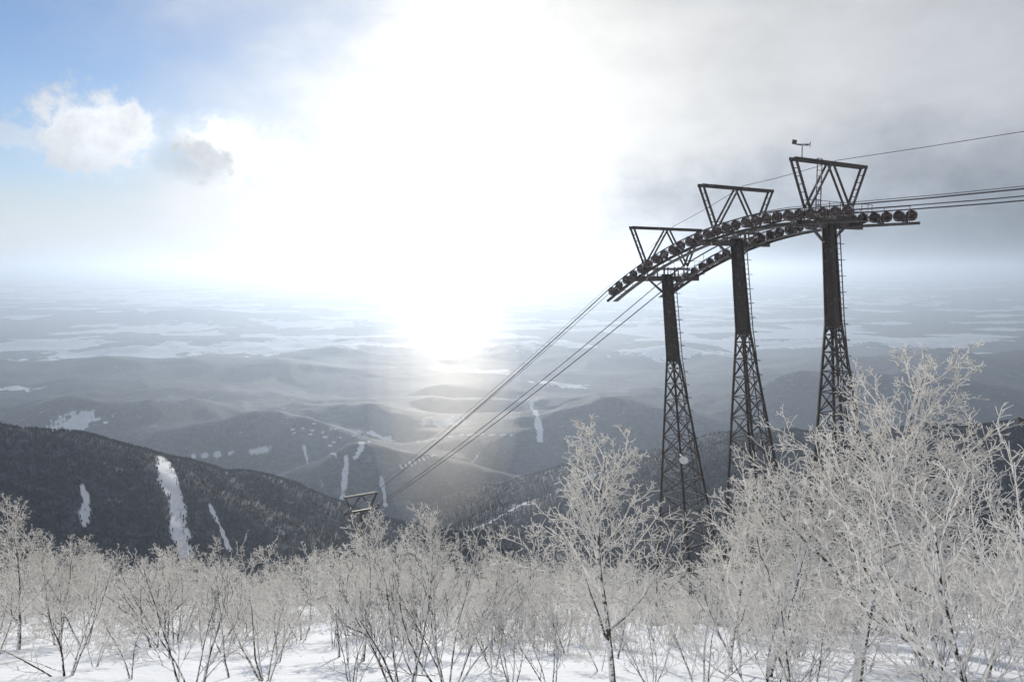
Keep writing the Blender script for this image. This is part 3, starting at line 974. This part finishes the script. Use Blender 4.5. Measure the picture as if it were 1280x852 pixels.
def scatter_mass(name, label, cat, t, c, n, y0, y1, s0_, s1_, u0=-120, u1=1400):
    v0 = np.array(t.v + c.v)
    fq = np.array([f for f in t.f if len(f) == 4] + [tuple(i_ + len(t.v) for i_ in f) for f in c.f if len(f) == 4])
    VV = []; FF = []; base = 0
    r2 = np.random.RandomState(n)
    ys = np.sqrt(r2.uniform(y0 ** 2, y1 ** 2, n)); xs = gx(r2.uniform(u0, u1, n), ys); zs_ = Hf(xs, ys, lite=True)
    for x, y, z in zip(xs, ys, zs_):
        a = r2.uniform(0, 6.28); s_ = r2.uniform(s0_, s1_)
        R = np.array([[math.cos(a), -math.sin(a), 0], [math.sin(a), math.cos(a), 0], [0, 0, 1]])
        VV.append((v0 @ R.T) * s_ + np.array([x, y, z])); FF.append(fq + base); base += len(v0)
    me = np_mesh(name, np.concatenate(VV), np.concatenate(FF)); me.materials.append(M_twig)
    ob = bpy.data.objects.new(name, me); col.objects.link(ob)
    ob["kind"] = "stuff"; ob["label"] = label; ob["category"] = cat
t, c = grow(seed=77, H=5.5, stems=2, kids=[8, 5, 4], ratios_=[0.42, 0.5, 0.5, 0.5], r0=0.07, spread=SP, maxl=3, rmin=0.018, t0=0.2, fan=0.2)
scatter_mass("frosted_wood", "dense frosted birch wood down the slope", "wood", t, c, 110, 108, 235, 0.9, 1.5)
t, c = grow(seed=78, H=1.9, stems=5, kids=[5, 4, 3], ratios_=[0.5, 0.5, 0.5, 0.5], r0=0.022, spread=SP, maxl=3, rmin=0.009, t0=0.1, fan=0.5)
scatter_mass("frosted_undergrowth", "low rime covered brush standing in the snow", "undergrowth", t, c, 200, 27, 62, 0.5, 1.3)

fmat, N = new_mat("bare_forest")
o = N.n('ShaderNodeOutputMaterial'); g = N.n('ShaderNodeNewGeometry')
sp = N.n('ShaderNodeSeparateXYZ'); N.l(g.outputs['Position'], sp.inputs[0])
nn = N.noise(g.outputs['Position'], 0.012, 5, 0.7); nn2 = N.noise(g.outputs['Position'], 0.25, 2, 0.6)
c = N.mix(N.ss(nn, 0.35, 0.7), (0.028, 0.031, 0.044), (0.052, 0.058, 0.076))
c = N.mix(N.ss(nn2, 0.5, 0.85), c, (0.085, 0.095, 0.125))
c = N.mix(N.m('MULTIPLY', N.ss(sp.outputs[1], 1300, 1900), 0.45), c, (0.20, 0.20, 0.21))  # farther trees turn greyer: pale valley mist put into their colour
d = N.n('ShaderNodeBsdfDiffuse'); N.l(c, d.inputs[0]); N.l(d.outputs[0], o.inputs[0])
r3 = np.random.RandomState(9)
def candidates(N_, ya, yb):
    y = np.sqrt(r3.uniform(ya ** 2, yb ** 2, N_)); x = y * r3.uniform(-0.74, 0.74, N_)
    h = Hf(x, y)
    vis = (h / y > -0.44)
    x, y, h = x[vis], y[vis], h[vis]
    f = forest(x, y, h)
    ok = r3.rand(len(x)) < f * 0.97 + 0.03
    return x[ok], y[ok], h[ok]
c1 = candidates(260000, 330, 1500); c2 = candidates(60000, 1500, 2200)
x, y, h = [np.concatenate([a[:120000], b[:45000]]) for a, b in zip(c1, c2)]
n = len(x)
ht = r3.uniform(2.6, 5.2, n) * np.where(y > 1500, 1.4, 1.0); wd = ht * r3.uniform(0.14, 0.28, n); ph = r3.uniform(0, 6.28, n)
vv = np.zeros((n, 5, 3))
for k in range(3):
    an = ph + k * 2.094
    vv[:, k, 0] = x + np.cos(an) * wd; vv[:, k, 1] = y + np.sin(an) * wd; vv[:, k, 2] = h + ht * r3.uniform(0.5, 0.95, n)
vv[:, 3] = np.stack([x, y, h - 1], -1); vv[:, 4] = np.stack([x + r3.uniform(-.5, .5, n), y, h + ht], -1)
tri = np.array([[0, 1, 4], [1, 2, 4], [2, 0, 4], [1, 0, 3], [2, 1, 3], [0, 2, 3]])
ff = (np.arange(n)[:, None, None] * 5 + tri[None]).reshape(-1, 3)
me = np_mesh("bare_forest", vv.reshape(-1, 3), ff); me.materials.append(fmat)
ob = bpy.data.objects.new("bare_forest", me); col.objects.link(ob)
ob["kind"] = "stuff"; ob["label"] = "dark bare forest covering the ridges beside ski runs"; ob["category"] = "forest"
print("forest trees", n, "trees", treecount)
tick("forest")

def simple_mat(name, c):
    m, N = new_mat(name)
    o = N.n('ShaderNodeOutputMaterial'); g = N.n('ShaderNodeNewGeometry')
    nn = N.noise(g.outputs['Position'], 0.5, 3, 0.6)
    b = N.n('ShaderNodeBsdfPrincipled'); N.l(N.mix(nn, c, tuple(q * 0.75 for q in c)), b.inputs['Base Color'])
    b.inputs['Roughness'].default_value = 0.7
    N.l(b.outputs[0], o.inputs[0]); return m
M_wall = simple_mat("house_wall", (0.30, 0.27, 0.24)); M_roof = simple_mat("snowy_roof", (0.8, 0.82, 0.86))
def house_meshes(w, l, hh, rh):
    wl = MB()
    wl.v = [(-w, -l, -2), (w, -l, -2), (w, l, -2), (-w, l, -2), (-w, -l, hh), (w, -l, hh), (w, l, hh), (-w, l, hh), (0, -l, hh + rh), (0, l, hh + rh)]
    wl.f = [(0, 1, 5, 8, 4), (2, 3, 7, 9, 6), (1, 2, 6, 5), (3, 0, 4, 7)]
    rf = MB()
    rf.v = [(-w - .8, -l - .8, hh - .5), (0, -l - .8, hh + rh + .3), (0, l + .8, hh + rh + .3), (-w - .8, l + .8, hh - .5), (w + .8, -l - .8, hh - .5), (w + .8, l + .8, hh - .5),
            (-w - .8, -l - .8, hh), (0, -l - .8, hh + rh + .9), (0, l + .8, hh + rh + .9), (-w - .8, l + .8, hh), (w + .8, -l - .8, hh), (w + .8, l + .8, hh)]
    rf.f = [(0, 1, 2, 3), (1, 4, 5, 2), (6, 9, 8, 7), (7, 8, 11, 10), (0, 3, 9, 6), (4, 10, 11, 5), (0, 6, 7, 1), (1, 7, 10, 4), (3, 2, 8, 9), (2, 5, 11, 8)]
    return wl, rf
r4 = random.Random(3)
for k in range(16):
    u = r4.gauss(405, 24); v = r4.gauss(543, 5)
    p = hit(u, v)
    big = 1.2 if k < 3 else 0.8
    wl, rf = house_meshes(5 * big, 8 * big, 4 * big, 4 * big)
    root = empty("house", (p[0], p[1], p[2]))
    root.rotation_euler = (0, 0, r4.uniform(0, 3.14))
    tag(root, "small valley house with snow covered gable roof", "house", "houses of the valley village")
    wl.obj("wall", M_wall, root); rf.obj("roof", M_roof, root)
pm = MB()
pm.tube([(0, 0, -1), (0, 0, 9)], [0.4, 0.25], 8); pm.beam((-2.6, 0, 8.8), (2.6, 0, 8.8), 0.4)
for sx in (-2.4, 2.4):
    pm.beam((sx, -1.5, 9.1), (sx, 1.5, 9.1), 0.3)
    pm.tube([(sx - .1, -1.2, 9.1), (sx + .1, -1.2, 9.1)], [0.4, 0.4], 8); pm.tube([(sx - .1, 1.2, 9.1), (sx + .1, 1.2, 9.1)], [0.4, 0.4], 8)
pme = pm.mesh("ski_lift_pylon", M_steel)
for k, (u, v) in enumerate([(214, 590), (221, 607), (229, 628), (226, 648), (230, 668)]):
    p = hit(u, v)
    ob = bpy.data.objects.new("ski_lift_pylon", pme)
    col.objects.link(ob)
    ob.location = p; ob.rotation_euler = (0, 0, 0.2)
    tag(ob, "slim chairlift pylon standing on a cleared ski run", "lift pylon", "chairlift pylons on the ski run")
tick("done")
